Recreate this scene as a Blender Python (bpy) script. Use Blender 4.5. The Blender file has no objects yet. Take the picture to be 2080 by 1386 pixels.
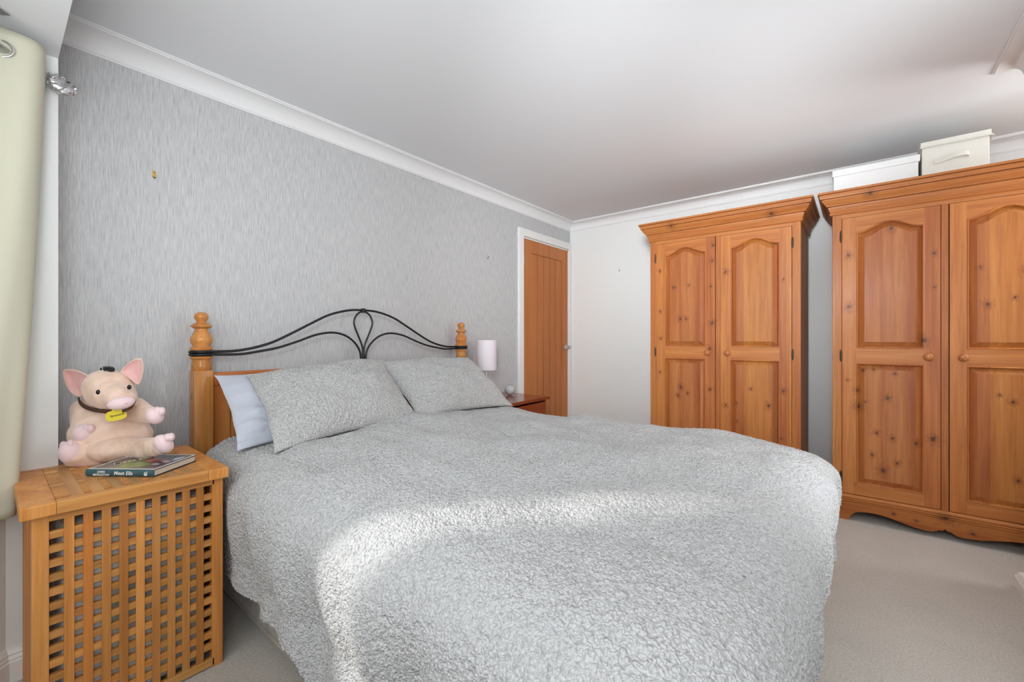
import bpy, bmesh, math, random
import numpy as np
from mathutils import Vector, Matrix
random.seed(7)
S = bpy.context.scene
COL = S.collection
R = math.radians
H = 1.05                                   # camera height
FPX, YAW, HY, CX = 867.0, R(39.0), 688.0, 1040.0

# ------------------------------------------------------------------ camera
cd = bpy.data.cameras.new('camera'); cam = bpy.data.objects.new('camera', cd); COL.objects.link(cam)
cam.location = (0, 0, H); cam.rotation_euler = (R(90), 0, YAW)
cd.sensor_width = 36; cd.lens = FPX/2080*36; cd.shift_y = -(693-HY)/2080; cd.clip_start = 0.02
S.camera = cam
S.view_settings.view_transform = 'Standard'; S.view_settings.look = 'None'
S.view_settings.gamma = 1; S.view_settings.use_curve_mapping = False
S.view_settings.exposure = 0.2
S.cycles.max_bounces = 8; S.cycles.diffuse_bounces = 5; S.cycles.transparent_max_bounces = 8
S.cycles.caustics_reflective = False; S.cycles.caustics_refractive = False
S.cycles.sample_clamp_indirect = 4
# ------------------------------------------------------------------ sky, sun, daylight through the bay windows, added fill lights
w = bpy.data.worlds.new('world'); S.world = w; w.use_nodes = True
w.node_tree.nodes['Background'].inputs[0].default_value = (.80, .90, 1.0, 1); w.node_tree.nodes['Background'].inputs[1].default_value = 1.2
def lamp(name, kind, loc, direction, energy, color=(1, 1, 1), size=(1, 1), angle=0, spread=180):
    l = bpy.data.lights.new(name, kind); o = bpy.data.objects.new(name, l); COL.objects.link(o)
    o.location = loc; o.rotation_euler = Vector(direction).to_track_quat('-Z', 'Y').to_euler()
    l.energy = energy; l.color = color
    if kind == 'AREA': l.shape = 'RECTANGLE'; l.size, l.size_y = size; l.spread = R(spread)
    if kind == 'SUN': l.angle = R(angle)
    return o
SUN_EL = R(25)
lamp('sun', 'SUN', (-4, -4, 4), (.655*math.cos(SUN_EL), .756*math.cos(SUN_EL), -math.sin(SUN_EL)), 2.5, (1, .975, .93), angle=3.0)
lamp('daylight_front_window', 'AREA', (-.75, -.50, 1.38), (0, 1, .05), 9.8, (.92, .965, 1), (1.2, 1.0))
lamp('daylight_left_window', 'AREA', (-1.60, -.36, 1.36), (.73, .68, .1), .8, (.92, .965, 1), (.3, 1.0))
lamp('daylight_right_window', 'AREA', (.21, -.26, 1.36), (-.73, .68, .1), 7.2, (.92, .965, 1), (.55, 1.0))
lamp('alcove_fill', 'AREA', (1.26, 2.95, 1.62), (-1, -.2, -.05), 9, (.92, .965, 1), (.35, 1.1))  # added fill from the unseen alcove; no window is built there
lamp('right_wall_fill', 'AREA', (.53, 1.8, 1.2), (-1, .25, .0), 15, (.92, .965, 1), (.8, 1.6))  # added fill on the partition wall; there is no doorway behind it
lamp('fill_far', 'AREA', (-.1, -.1, 1.6), (-1.45, 3.7, .05), 6.6, (.92, .965, 1), (.3, .3), spread=55)  # added fill beside the camera, no fixture, lifts the far corner
lamp('fill_wardrobes', 'AREA', (-.05, -.1, 1.6), (.1, 3.6, -.5), 2.2, (.92, .965, 1), (.3, .3), spread=60)  # added fill without a fixture, evens out the wardrobe fronts
lamp('fill_ceiling', 'AREA', (0, -.1, 1.15), (-.35, 3.1, 1.05), .9, (.88, .95, 1), (.3, .3), spread=26)  # added narrow fill, no fixture, brightens the far ceiling
lamp('fill_left', 'AREA', (-.1, -.1, 1.6), (-2.3, 2.2, .2), 2.8, (.92, .965, 1), (.3, .3), spread=85)  # added fill without a fixture, brightens the headboard wall
lamp('fill_corner', 'AREA', (-.25, -.2, 1.1), (-2.1, .45, .9), 1.3, (.92, .965, 1), (.3, .3), spread=90)  # added fill, no fixture, brightens the pier and bay ceiling

# ------------------------------------------------------------------ helpers
def ray(px, py):
    t = (px-CX)/FPX
    return Vector((-math.sin(YAW)+t*math.cos(YAW), math.cos(YAW)+t*math.sin(YAW), (HY-py)/FPX))
def P(px, py, d): return Vector((0, 0, H)) + ray(px, py)*d
def link(o, parent=None):
    COL.objects.link(o)
    if parent is not None: o.parent = parent
    return o
def thing(name, label, cat, loc=(0, 0, 0), rz=0, group=None):
    o = bpy.data.objects.new(name, None); link(o); o.location = loc; o.rotation_euler = (0, 0, rz)
    o.empty_display_size = .05
    return tag(o, label, cat, group)
def tag(o, label, cat, group=None):
    o['label'] = label; o['category'] = cat
    if group: o['group'] = group
    return o
class MB:
    """collects shapes for ONE mesh object"""
    def __init__(s): s.bm = bmesh.new()
    def box(s, a, b, bev=0):
        vs = [s.bm.verts.new((x, y, z)) for x in (a[0], b[0]) for y in (a[1], b[1]) for z in (a[2], b[2])]
        idx = [(0, 1, 3, 2), (4, 6, 7, 5), (0, 4, 5, 1), (2, 3, 7, 6), (0, 2, 6, 4), (1, 5, 7, 3)]
        fs = [s.bm.faces.new([vs[i] for i in f]) for f in idx]
        if bev:
            es = list({e for f in fs for e in f.edges})
            bmesh.ops.bevel(s.bm, geom=es, offset=bev, segments=2, affect='EDGES', profile=.6)
        return s
    def poly(s, pts, vec):
        """extrude planar polygon along vec"""
        v = Vector(vec); a = [s.bm.verts.new(p) for p in pts]; b = [s.bm.verts.new(Vector(p)+v) for p in pts]
        s.bm.faces.new(a); s.bm.faces.new(b[::-1]); n = len(pts)
        for i in range(n): s.bm.faces.new((a[i], b[i], b[(i+1) % n], a[(i+1) % n]))
        return s
    def rings(s, rings, close=True, cap0=False, cap1=False):
        V = [[s.bm.verts.new(p) for p in r] for r in rings]
        for a, b in zip(V, V[1:]):
            n = len(a)
            for i in range(n if close else n-1): s.bm.faces.new((a[i], a[(i+1) % n], b[(i+1) % n], b[i]))
        if cap0: s.bm.faces.new(V[0][::-1])
        if cap1: s.bm.faces.new(V[-1])
        return s
    def lathe(s, prof, c=(0, 0, 0), axis='z', n=28, M=None):
        rs = []
        for h, r in prof:
            ring = []
            for i in range(n):
                a = 2*math.pi*i/n; x, y = r*math.cos(a), r*math.sin(a)
                p = {'z': (x, y, h), 'y': (x, h, y), 'x': (h, x, y)}[axis]
                p = Vector(p)
                if M is not None: p = M @ p
                ring.append(p+Vector(c))
            rs.append(ring)
        return s.rings(rs, cap0=True, cap1=True)
    def tube(s, pts, r, n=10, cap=True):
        pts = [Vector(p) for p in pts]; rs = []; up = None
        for i, p in enumerate(pts):
            t = (pts[min(i+1, len(pts)-1)]-pts[max(i-1, 0)]).normalized()
            if up is None:
                up = Vector((0, 0, 1)) if abs(t.z) < .9 else Vector((1, 0, 0))
            up = (up-t*up.dot(t)).normalized(); sd = t.cross(up)
            rr = r[i] if isinstance(r, (list, tuple)) else r
            rs.append([p+(up*math.cos(2*math.pi*k/n)+sd*math.sin(2*math.pi*k/n))*rr for k in range(n)])
        return s.rings(rs, cap0=cap, cap1=cap)
    def ell(s, c, r, M=None, u=20, v=12):
        m = Matrix.Translation(c) @ (M.to_4x4() if M is not None else Matrix()) @ Matrix.Diagonal((*r, 1))
        bmesh.ops.create_uvsphere(s.bm, u_segments=u, v_segments=v, radius=1, matrix=m); return s
    def build(s, name, mat, parent=None, smooth=None):
        bmesh.ops.recalc_face_normals(s.bm, faces=s.bm.faces)
        me = bpy.data.meshes.new(name); s.bm.to_mesh(me); s.bm.free()
        if mat: me.materials.append(mat)
        o = bpy.data.objects.new(name, me); link(o, parent)
        if smooth:
            for p in me.polygons: p.use_smooth = True
            if smooth is not True: me.set_sharp_from_angle(angle=R(smooth))
        return o
def struct(o): o['kind'] = 'structure'; return o
def catmull(pts, n=8):
    pts = [Vector(p) for p in pts]; out = []
    for i in range(len(pts)-1):
        p0, p1, p2, p3 = pts[max(i-1, 0)], pts[i], pts[i+1], pts[min(i+2, len(pts)-1)]
        for k in range(n):
            t = k/n
            out.append(.5*((2*p1)+(p2-p0)*t+(2*p0-5*p1+4*p2-p3)*t*t+(3*p1-p0-3*p2+p3)*t**3))
    return out+[pts[-1]]
def sweep(mb, prof, path, closed_profile=True):
    """prof: (offset outward, z); path: list of (x,y) with outward to the right; mitred"""
    n = len(path); rs = []
    for i in range(n):
        p = Vector(path[i])
        d0 = (p-Vector(path[i-1])).normalized() if i > 0 else None
        d1 = (Vector(path[i+1])-p).normalized() if i < n-1 else None
        if d0 is None: d0 = d1
        if d1 is None: d1 = d0
        n0 = Vector((d0.y, -d0.x)); n1 = Vector((d1.y, -d1.x)); m = (n0+n1)
        m = m/m.dot(n0) if m.length > 1e-6 else n0
        rs.append([(p.x+m.x*o, p.y+m.y*o, z) for o, z in prof])
    mb.rings(rs, close=closed_profile, cap0=closed_profile, cap1=closed_profile)
# ---- numpy noise
def _hash(ix, iy, seed):
    h = (ix.astype(np.int64)*374761393 + iy.astype(np.int64)*668265263 + seed*1442695041) & 0xffffffff
    h = ((h ^ (h >> 13))*1274126177) & 0xffffffff
    return ((h ^ (h >> 16)) & 0xffffff)/float(0xffffff)
def vnoise(x, y, seed=0):
    ix = np.floor(x); iy = np.floor(y); fx = x-ix; fy = y-iy
    ux = fx*fx*(3-2*fx); uy = fy*fy*(3-2*fy)
    a = _hash(ix, iy, seed); b = _hash(ix+1, iy, seed); c = _hash(ix, iy+1, seed); d = _hash(ix+1, iy+1, seed)
    return (a*(1-ux)+b*ux)*(1-uy)+(c*(1-ux)+d*ux)*uy
def fbm(x, y, seed=0, o=3):
    s = 0; a = .5; t = 0
    for i in range(o):
        s = s+a*vnoise(x*2**i, y*2**i, seed+i); t += a; a *= .5
    return s/t
def worley(x, y, seed=0):
    ix = np.floor(x); iy = np.floor(y); best = np.full(x.shape, 9.)
    for dx in (-1, 0, 1):
        for dy in (-1, 0, 1):
            cx = ix+dx; cy = iy+dy
            d = (cx+_hash(cx, cy, seed)-x)**2+(cy+_hash(cx, cy, seed+9)-y)**2
            best = np.minimum(best, d)
    return np.sqrt(best)
def pile(u, v, cell=.0105, seed=0):
    """curly teddy fleece height, 0..1"""
    wx = (fbm(u/.03, v/.03, seed+3, 2)-.5)*1.2; wy = (fbm(u/.03, v/.03, seed+5, 2)-.5)*1.2
    a = 1-np.clip(worley(u/cell+wx, v/cell*.72+wy, seed), 0, 1)
    b = 1-np.clip(worley(u/(cell*.55)+wy, v/(cell*.55)+wx, seed+20), 0, 1)
    return .65*a+.35*b
def grid_mesh(name, Pn, mat, parent=None, wrap=False):
    """Pn: (n,m,3) array"""
    n, m, _ = Pn.shape; me = bpy.data.meshes.new(name)
    me.vertices.add(n*m); me.vertices.foreach_set('co', Pn.reshape(-1).astype(np.float32))
    i, j = np.meshgrid(np.arange(n-1), np.arange(m if wrap else m-1), indexing='ij')
    j2 = (j+1) % m
    q = np.stack([i*m+j, (i+1)*m+j, (i+1)*m+j2, i*m+j2], -1).reshape(-1, 4)
    me.loops.add(q.size); me.polygons.add(len(q))
    me.loops.foreach_set('vertex_index', q.reshape(-1).astype(np.int32))
    me.polygons.foreach_set('loop_start', np.arange(0, q.size, 4, dtype=np.int32))
    me.polygons.foreach_set('use_smooth', np.ones(len(q), dtype=bool))
    me.update(calc_edges=True); me.validate()
    if mat: me.materials.append(mat)
    o = bpy.data.objects.new(name, me); link(o, parent); return o
def normals(Pn):
    du = np.gradient(Pn, axis=0); dv = np.gradient(Pn, axis=1); n = np.cross(du, dv)
    return n/np.maximum(np.linalg.norm(n, axis=-1, keepdims=True), 1e-9)

# ------------------------------------------------------------------ materials
class M:
    def __init__(s, name, color=(.8, .8, .8), rough=.5, **kw):
        s.m = bpy.data.materials.new(name); s.m.use_nodes = True; s.t = s.m.node_tree; s.N = s.t.nodes; s.b = s.N['Principled BSDF']
        s.b.inputs['Base Color'].default_value = (*color, 1); s.b.inputs['Roughness'].default_value = rough
        for k, v in kw.items(): s.b.inputs[k.replace('_', ' ')].default_value = v
    def n(s, t, ins={}, **props):
        x = s.N.new(t)
        for k, v in props.items(): setattr(x, k, v)
        for k, v in ins.items():
            if isinstance(v, bpy.types.NodeSocket): s.t.links.new(v, x.inputs[k])
            else: x.inputs[k].default_value = v
        return x
    def coord(s, kind='Object', scale=(1, 1, 1), loc=(0, 0, 0)):
        c = s.n('ShaderNodeTexCoord'); return s.n('ShaderNodeMapping', {'Vector': c.outputs[kind], 'Scale': scale, 'Location': loc}).outputs[0]
    def noise(s, vec, scale=5, detail=3, rough=.5, dist=0):
        return s.n('ShaderNodeTexNoise', {'Vector': vec, 'Scale': scale, 'Detail': detail, 'Roughness': rough, 'Distortion': dist}).outputs[0]
    def math(s, op, a, b=0, c=None):
        ins = {0: a, 1: b}
        if c is not None: ins[2] = c
        return s.n('ShaderNodeMath', ins, operation=op).outputs[0]
    def rng(s, v, a, b, c=0, d=1, smooth=False):
        return s.n('ShaderNodeMapRange', {'Value': v, 'From Min': a, 'From Max': b, 'To Min': c, 'To Max': d}, interpolation_type='SMOOTHSTEP' if smooth else 'LINEAR').outputs[0]
    def ramp(s, v, stops):
        x = s.n('ShaderNodeValToRGB', {'Fac': v}); e = x.color_ramp.elements
        while len(e) < len(stops): e.new(.5)
        for i, (p, c) in enumerate(stops): e[i].position = p; e[i].color = (*c, 1)
        return x.outputs[0]
    def mix(s, f, a, b, mode='MIX'):
        x = s.n('ShaderNodeMix', data_type='RGBA', blend_type=mode)
        for k, v in ((0, f), (6, a), (7, b)):
            if isinstance(v, bpy.types.NodeSocket): s.t.links.new(v, x.inputs[k])
            else: x.inputs[k].default_value = (*v, 1) if isinstance(v, tuple) else v
        return x.outputs[2]
    def out(s, k, v): s.t.links.new(v, s.b.inputs[k])
    def bump(s, h, strength=.3, dist=.01):
        x = s.n('ShaderNodeBump', {'Height': h, 'Strength': strength, 'Distance': dist}); s.out('Normal', x.outputs[0])
def lin(r, g, b):
    f = lambda c: (c/255/12.92) if c <= 10 else ((c/255+.055)/1.055)**2.4
    return (f(r), f(g), f(b))
def plain(name, c, rough=.5, **kw): return M(name, c, rough, **kw).m
def wood(name, base, dark, light, grain='z', knots=(), boards=0.0, rough=.35, island=.25, small=0.0, fig=1.0):
    m = M(name, base, rough); sc = {'z': (1, 1, .045), 'x': (.045, 1, 1), 'y': (1, .045, 1)}[grain]
    isl = m.n('ShaderNodeNewGeometry').outputs['Random Per Island']
    off = m.n('ShaderNodeCombineXYZ', {0: m.math('MULTIPLY', isl, 7.3), 1: m.math('MULTIPLY', isl, 3.1), 2: m.math('MULTIPLY', isl, 5.7)}).outputs[0]
    c = m.n('ShaderNodeTexCoord').outputs['Object']
    tot = None
    for kx, kz, kr in knots:                 # dark knots with a halo the grain bends round
        v = m.n('ShaderNodeVectorMath', {0: c, 1: (kx, 0, kz)}, operation='SUBTRACT').outputs[0]
        v = m.n('ShaderNodeVectorMath', {0: v, 1: (1/kr, 0, .8/kr) if grain == 'z' else (.8/kr, 0, 1/kr)}, operation='MULTIPLY').outputs[0]
        l = m.n('ShaderNodeVectorMath', {0: v}, operation='LENGTH').outputs['Value']
        tot = l if tot is None else m.math('MINIMUM', tot, l)
    if tot is not None:
        kn = m.noise(m.n('ShaderNodeMapping', {'Vector': c, 'Scale': (1, 1, .6)}).outputs[0], 95, 2, .6)
        tot = m.math('MULTIPLY', tot, m.rng(kn, .3, .7, .55, 1.5))
    p = m.n('ShaderNodeVectorMath', {0: c, 1: off}, operation='ADD').outputs[0]
    p = m.n('ShaderNodeMapping', {'Vector': p, 'Scale': sc}).outputs[0]
    g1 = m.noise(p, 14, 4, .6, .6); g2 = m.noise(p, 110, 3, .6, .2)
    col = m.ramp(m.rng(g1, .28, .72), [(0, dark), (.45, base), (1, light)])
    col = m.mix(m.rng(g2, .38, .75, 0, .38*fig), col, tuple(x*.55 for x in dark))
    hv = m.n('ShaderNodeHueSaturation', {'Color': col, 'Value': m.math('ADD', m.math('MULTIPLY', isl, island), 1-island/2)})
    col = hv.outputs[0]
    if boards:
        sx = m.n('ShaderNodeSeparateXYZ', {0: c}).outputs['X' if grain == 'z' else 'Z']
        wn = m.n('ShaderNodeTexWhiteNoise', {'W': m.math('FLOOR', m.math('DIVIDE', sx, boards))}, noise_dimensions='1D').outputs['Value']
        hv = m.n('ShaderNodeHueSaturation', {'Color': col, 'Value': m.math('ADD', m.math('MULTIPLY', wn, .26), .87), 'Hue': m.math('ADD', m.math('MULTIPLY', wn, .012), .494)}); col = hv.outputs[0]
    if tot is not None:
        col = m.mix(m.rng(tot, .8, 3.2, .55, 0, True), col, (.22, .065, .014))
        col = m.mix(m.rng(tot, .35, 1.0, .85, 0, True), col, (.055, .022, .012))
    if small:
        vv = m.n('ShaderNodeMapping', {'Vector': c, 'Scale': (1, 1, .7)}).outputs[0]
        vo = m.n('ShaderNodeTexVoronoi', {'Vector': vv, 'Scale': small}); sel = m.n('ShaderNodeSeparateColor', {0: vo.outputs['Color']}).outputs[0]
        kf = m.math('MULTIPLY', m.rng(vo.outputs['Distance'], .04, .11, .85, 0, True), m.math('GREATER_THAN', sel, .62))
        col = m.mix(kf, col, (.07, .02, .008))
    m.out('Base Color', col); m.bump(g2, .06, .002)
    m.b.inputs['Coat Weight'].default_value = .08; m.b.inputs['Specular IOR Level'].default_value = .35; m.b.inputs['Coat Roughness'].default_value = .25
    return m.m
PB, PD, PL = (.46, .155, .036), (.33, .090, .017), (.56, .225, .063)
wallpaint = M('painted_wall_grey', lin(238, 239, 237), .8); wallpaint.bump(wallpaint.noise(wallpaint.coord(), 260, 2), .05, .002); WALL = wallpaint.m
m = M('ceiling_white', lin(233, 234, 236), .85); m.bump(m.noise(m.coord(), 200, 2), .04, .002); CEIL = m.m
COVE = plain('cove_white', lin(240, 240, 240), .55)
GLOSS = plain('gloss_white_paint', lin(243, 243, 241), .3)
# wallpaper: fine vertical threads
m = M('vertical_thread_wallpaper', (.5, .5, .5), .55)
c1 = m.coord(scale=(1, 1, .035)); c2 = m.coord(scale=(1, 1, .06), loc=(3, 5, 1))
a = m.noise(c1, 460, 3, .7); b = m.noise(c2, 190, 2, .6); d = m.noise(m.coord(), 3, 2)
h = m.math('ADD', m.math('MULTIPLY', a, .7), m.math('MULTIPLY', b, .3))
c = m.ramp(m.rng(h, .34, .66), [(0, lin(166, 168, 173)), (.45, lin(196, 197, 198)), (1, lin(222, 221, 219))])
m.out('Base Color', c); m.bump(h, .35, .003); m.b.inputs['Specular IOR Level'].default_value = .6; m.out('Roughness', m.rng(a, .3, .7, .35, .7)); PAPER = m.m
# carpet
m = M('beige_carpet', (.5, .45, .4), .95); a = m.noise(m.coord(), 420, 2, .7); b = m.noise(m.coord(), 130, 3, .7); d = m.noise(m.coord(), 5, 3)
h = m.math('ADD', m.math('MULTIPLY', a, .55), m.math('MULTIPLY', b, .45))
c = m.ramp(m.rng(h, .32, .68), [(0, lin(168, 159, 147)), (.5, lin(214, 206, 194)), (1, lin(240, 234, 225))])
c = m.mix(m.rng(d, .35, .7, 0, .22), c, lin(180, 169, 155)); m.out('Base Color', c); m.bump(h, .9, .008); m.b.inputs['Sheen Weight'].default_value = .3; CARPET = m.m
# teddy fleece
def fleece(name, base, dark):
    m = M(name, base, .9); u = m.coord()
    wv = m.n('ShaderNodeTexNoise', {'Vector': u, 'Scale': 60, 'Detail': 2}).outputs[1]
    uw = m.n('ShaderNodeVectorMath', {0: wv, 1: (.008, .008, .008)}, operation='MULTIPLY').outputs[0]; uw = m.n('ShaderNodeVectorMath', {0: u, 1: uw}, operation='ADD').outputs[0]
    vo = m.n('ShaderNodeTexVoronoi', {'Vector': uw, 'Scale': 178, 'Smoothness': .35}, feature='SMOOTH_F1').outputs['Distance']
    a = m.noise(u, 420, 2, .7)
    h = m.math('ADD', m.rng(vo, .2, .85, 1, 0), m.math('MULTIPLY', a, .5))
    m.out('Base Color', m.mix(m.rng(h, .28, .8, 0, 1, True), dark, base)); m.bump(h, .9, .006)
    m.b.inputs['Sheen Weight'].default_value = .3; m.b.inputs['Sheen Roughness'].default_value = .5
    return m.m
FLEECE = fleece('grey_teddy_fleece', lin(214, 213, 212), lin(188, 187, 187))
FLEECE2 = fleece('grey_teddy_fleece_pillowcase', lin(218, 217, 215), lin(182, 181, 180))
m = M('pale_blue_grey_cotton', lin(200, 205, 216), .7); m.bump(m.noise(m.coord(), 500, 2), .08, .001); COTTON = m.m
m = M('divan_suede', lin(176, 165, 150), .9); m.out('Base Color', m.ramp(m.noise(m.coord(), 12, 4, .6), [(.3, lin(150, 139, 124)), (.7, lin(192, 182, 168))])); m.b.inputs['Sheen Weight'].default_value = .4; SUEDE = m.m
IRON = plain('dark_iron', (.035, .037, .04), .38, Metallic=.7)
CHROME = plain('chrome', (.75, .75, .77), .12, Metallic=1)
BRASS = plain('brass', (.72, .52, .16), .3, Metallic=1)
BRONZE = plain('antique_bronze', (.07, .05, .035), .4, Metallic=.8)
DARK = plain('dark_gap', (.02, .015, .01), .9)
POST = wood('turned_pine', (.62, .25, .06), (.46, .145, .028), (.70, .34, .10), 'z', [(-.0, .80, .006)], rough=.25)
HEADW = wood('headboard_pine', (.56, .21, .055), (.42, .13, .028), (.64, .29, .09), 'z', small=9, rough=.3)
HEADX = wood('headboard_rail_pine', (.50, .15, .04), (.38, .10, .022), (.58, .21, .06), 'y', rough=.3)
ACACIA = wood('oiled_acacia', (.66, .26, .06), (.50, .165, .033), (.76, .36, .10), 'z', rough=.42, island=.5)
ACACIY = wood('oiled_acacia_cross', (.62, .28, .075), (.47, .175, .038), (.74, .40, .13), 'y', rough=.42, island=.5)
OAKDOOR = wood('oak_veneer_door', (.52, .175, .045), (.45, .14, .032), (.58, .21, .06), 'z', rough=.4, island=.06, fig=.5)
MAHOG = wood('red_brown_veneer', (.25, .055, .02), (.19, .038, .012), (.31, .08, .03), 'y', rough=.14, island=.1, fig=.5)

# ------------------------------------------------------------------ room
XW, YD, ZC, XP, XE = -2.30, 3.79, 2.225, .55, 1.30
ZB, YB, XN = 1.96, .15, -2.02             # bay ceiling, bay line, pier face
def quadbox(name, a, b, mat): return struct(MB().box(a, b).build(name, mat))
quadbox('floor', (-2.6, -1.0, -.1), (XE+.2, YD+.3, 0), CARPET)
quadbox('ceiling', (-2.5, YB-.01, ZC), (XE+.2, YD+.2, ZC+.1), CEIL)
# headboard wall with the doorway opening
DY0, DY1, DZ1 = 2.985, 3.752, 1.955
mb = MB(); mb.box((XW-.12, YB-.1, 0), (XW, DY0, ZC)); mb.box((XW-.12, DY1, 0), (XW, YD+.12, ZC)); mb.box((XW-.12, DY0, DZ1), (XW, DY1, ZC))
struct(mb.build('wall_left', PAPER))
quadbox('wall_back', (XW, YD, 0), (XE+.12, YD+.12, ZC), WALL)
quadbox('wall_right', (XE, 2.72, 0), (XE+.12, YD, ZC), WALL)
quadbox('wall_partition', (XP, .04, 0), (XE+.12, 2.72, ZC), WALL)
# bay: pier, angled walls with window openings, front wall, lowered ceiling
struct(MB().box((XW-.02, .04, 0), (XN, YB, ZC)).build('wall_pier', WALL))
struct(MB().poly([(-2.5, YB, ZB), (XN, YB, ZB), (XP+.05, YB-.012, ZB), (1.5, YB, ZB), (1.5, -1.0, ZB), (-2.5, -1.0, ZB)], (0, 0, ZC+.1-ZB)).build('ceiling_bay', CEIL))
def opening_wall(name, A, B, s0, s1, z0, z1, mat, th=.12):
    """wall from A to B (xy) with an opening s0..s1, z0..z1; thickness away from the room (right of A->B is room)"""
    A = Vector((*A, 0)); B = Vector((*B, 0)); t = (B-A).normalized(); n = Vector((t.y, -t.x, 0))*th; L = (B-A).length; mb = MB()
    def blk(a, b, za, zb): mb.poly([A+t*a+Vector((0, 0, za)), A+t*b+Vector((0, 0, za)), A+t*b+Vector((0, 0, zb)), A+t*a+Vector((0, 0, zb))], n)
    blk(-.05, s0, 0, ZC); blk(s1, L+.05, 0, ZC); blk(s0, s1, 0, z0); blk(s0, s1, z1, ZC)
    return struct(mb.build(name, mat))
C0, C1, C2, C3 = (XN, .04), (-1.49, -.53), (.02, -.53), (XP, .04)
opening_wall('wall_bay_left', C0, C1, .20, .69, .75, 1.86, WALL)
opening_wall('wall_front', C1, C2, .12, 1.39, .75, 1.86, WALL)
opening_wall('wall_bay_right', C2, C3, .09, .69, .75, 1.86, WALL)
m = M('window_glass', (1, 1, 1), .0); tr = m.n('ShaderNodeBsdfTransparent'); gl = m.n('ShaderNodeBsdfGlossy', {'Roughness': .02}); lw = m.n('ShaderNodeLayerWeight', {'Blend': .25})
mx = m.n('ShaderNodeMixShader', {0: m.math('MULTIPLY', lw.outputs['Fresnel'], .5), 1: tr.outputs[0], 2: gl.outputs[0]}); m.t.links.new(mx.outputs[0], m.N['Material Output'].inputs[0]); GLASS = m.m
def window(name, A, B, s0, s1, z0, z1, mull=(), pane=None):
    A = Vector((*A, 0)); B = Vector((*B, 0)); t = (B-A).normalized(); n = Vector((t.y, -t.x, 0)); O = A+n*.05; mb = MB(); Z = Vector((0, 0, 1))
    def blk(a, b, za, zb, th=.05): mb.poly([O+t*a+Z*za, O+t*b+Z*za, O+t*b+Z*zb, O+t*a+Z*zb], n*th)
    f = .045; blk(s0, s0+f, z0, z1); blk(s1-f, s1, z0, z1); blk(s0+f, s1-f, z0, z0+f); blk(s0+f, s1-f, z1-f, z1)
    for q in mull: blk(q-.02, q+.02, z0+f, z1-f)
    fr = struct(mb.build(name, GLOSS))
    mb = MB(); O2 = O+n*.02; mb.poly([O2+t*(s0+f)+Z*(z0+f), O2+t*(s1-f)+Z*(z0+f), O2+t*(s1-f)+Z*(z1-f), O2+t*(s0+f)+Z*(z1-f)], n*.006); mb.build('window_pane', pane or GLASS, fr)
    mb = MB(); mb.poly([A+t*(s0-.03)+Z*(z0-.03), A+t*(s1+.03)+Z*(z0-.03), A+t*(s1+.03)+Z*z0, A+t*(s0-.03)+Z*z0], -n*.03); mb.build('window_sill', GLOSS, fr)
    return fr
window('window_1', C0, C1, .20, .69, .75, 1.86)
tr = bpy.data.materials['window_glass'].copy(); tr.name = 'sun_dimming_glass'  # darkened pane made up to weaken the sun through the unseen front window
for q in tr.node_tree.nodes:
    if q.type == 'BSDF_TRANSPARENT': q.inputs[0].default_value = (.33, .33, .33, 1)
window('window_2', C1, C2, .12, 1.39, .75, 1.86, (.95,), tr)
window('window_3', C2, C3, .09, .69, .75, 1.86)
# coving
cove = [(0, ZC), (0, 2.147), (.006, 2.147), (.008, 2.153)]
for i in range(9):
    a = R(90*i/8); cove.append((.012+.066*(1-math.cos(a)), 2.153+.060*math.sin(a)))
cove += [(.083, 2.2135), (.083, 2.219), (.090, 2.219), (.090, ZC)]
mb = MB(); sweep(mb, cove, [(XW, YB), (XW, YD), (XE, YD), (XE, 2.72), (XP, 2.72), (XP, YB)]); struct(mb.build('trim_1', COVE, smooth=40))
# skirting
def skirt(name, path, h=.10, d=.018):
    pr = [(0, 0), (d, 0), (d, h*.62), (d*.8, h*.66), (d*.85, h*.72), (d*.65, h*.80), (d*.7, h*.86), (d*.35, h*.95), (d*.3, h), (0, h)]
    mb = MB(); sweep(mb, pr, path); return struct(mb.build(name, GLOSS, smooth=30))
skirt('baseboard_back', [(XW+.03, YD), (XE, YD)])
skirt('baseboard_left', [(XW, YB), (XW, DY0-.07)])
skirt('baseboard_pier', [C1, C0, (XN, YB)])
skirt('baseboard_right', [(XE, 2.72), (XP, 2.72), (XP, .06)], h=.075, d=.034)
# ---- door in the headboard wall
AR = .066
mb = MB()
for a, b in (((DY0-AR, 0), (DY0, DZ1+AR)), ((DY1, 0), (YD-.001, DZ1+AR)), ((DY0, DZ1), (DY1, DZ1+AR))):
    mb.box((XW-.002, a[0], a[1]), (XW+.02, b[0], b[1]), .004)
mb.box((XW-.12, DY0-.0, 0), (XW-.002, DY0+.012, DZ1)); mb.box((XW-.12, DY1-.012, 0), (XW-.002, DY1, DZ1)); mb.box((XW-.12, DY0, DZ1-.012), (XW-.002, DY1, DZ1))
struct(mb.build('trim_2', GLOSS))
dy0, dy1, dz1 = DY0+.014, DY1-.014, DZ1-.015
gy = [3.114, 3.216, 3.318, 3.424, 3.526, 3.624]; gt = 1.824; X0, X1 = XW-.042, XW+.002
mb = MB(); mb.box((X0, dy0, .006), (X1, gy[0]-.001, dz1)); mb.box((X0, gy[-1]+.001, .006), (X1, dy1, dz1)); mb.box((X0, gy[0]-.001, gt), (X1, gy[-1]+.001, dz1)); mb.box((X0, gy[0]-.001, .006), (X1, gy[-1]+.001, .19))
mb.box((X0, gy[0], .19), (X1-.012, gy[-1], gt))
dr = mb.build('door_1', OAKDOOR); struct(dr)
mb = MB()
for i in range(5): mb.box((X1-.012, gy[i]+.005, .193), (X1-.004, gy[i+1]-.005, gt-.004), .002)
mb.build('door_panel', OAKDOOR, dr)
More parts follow.
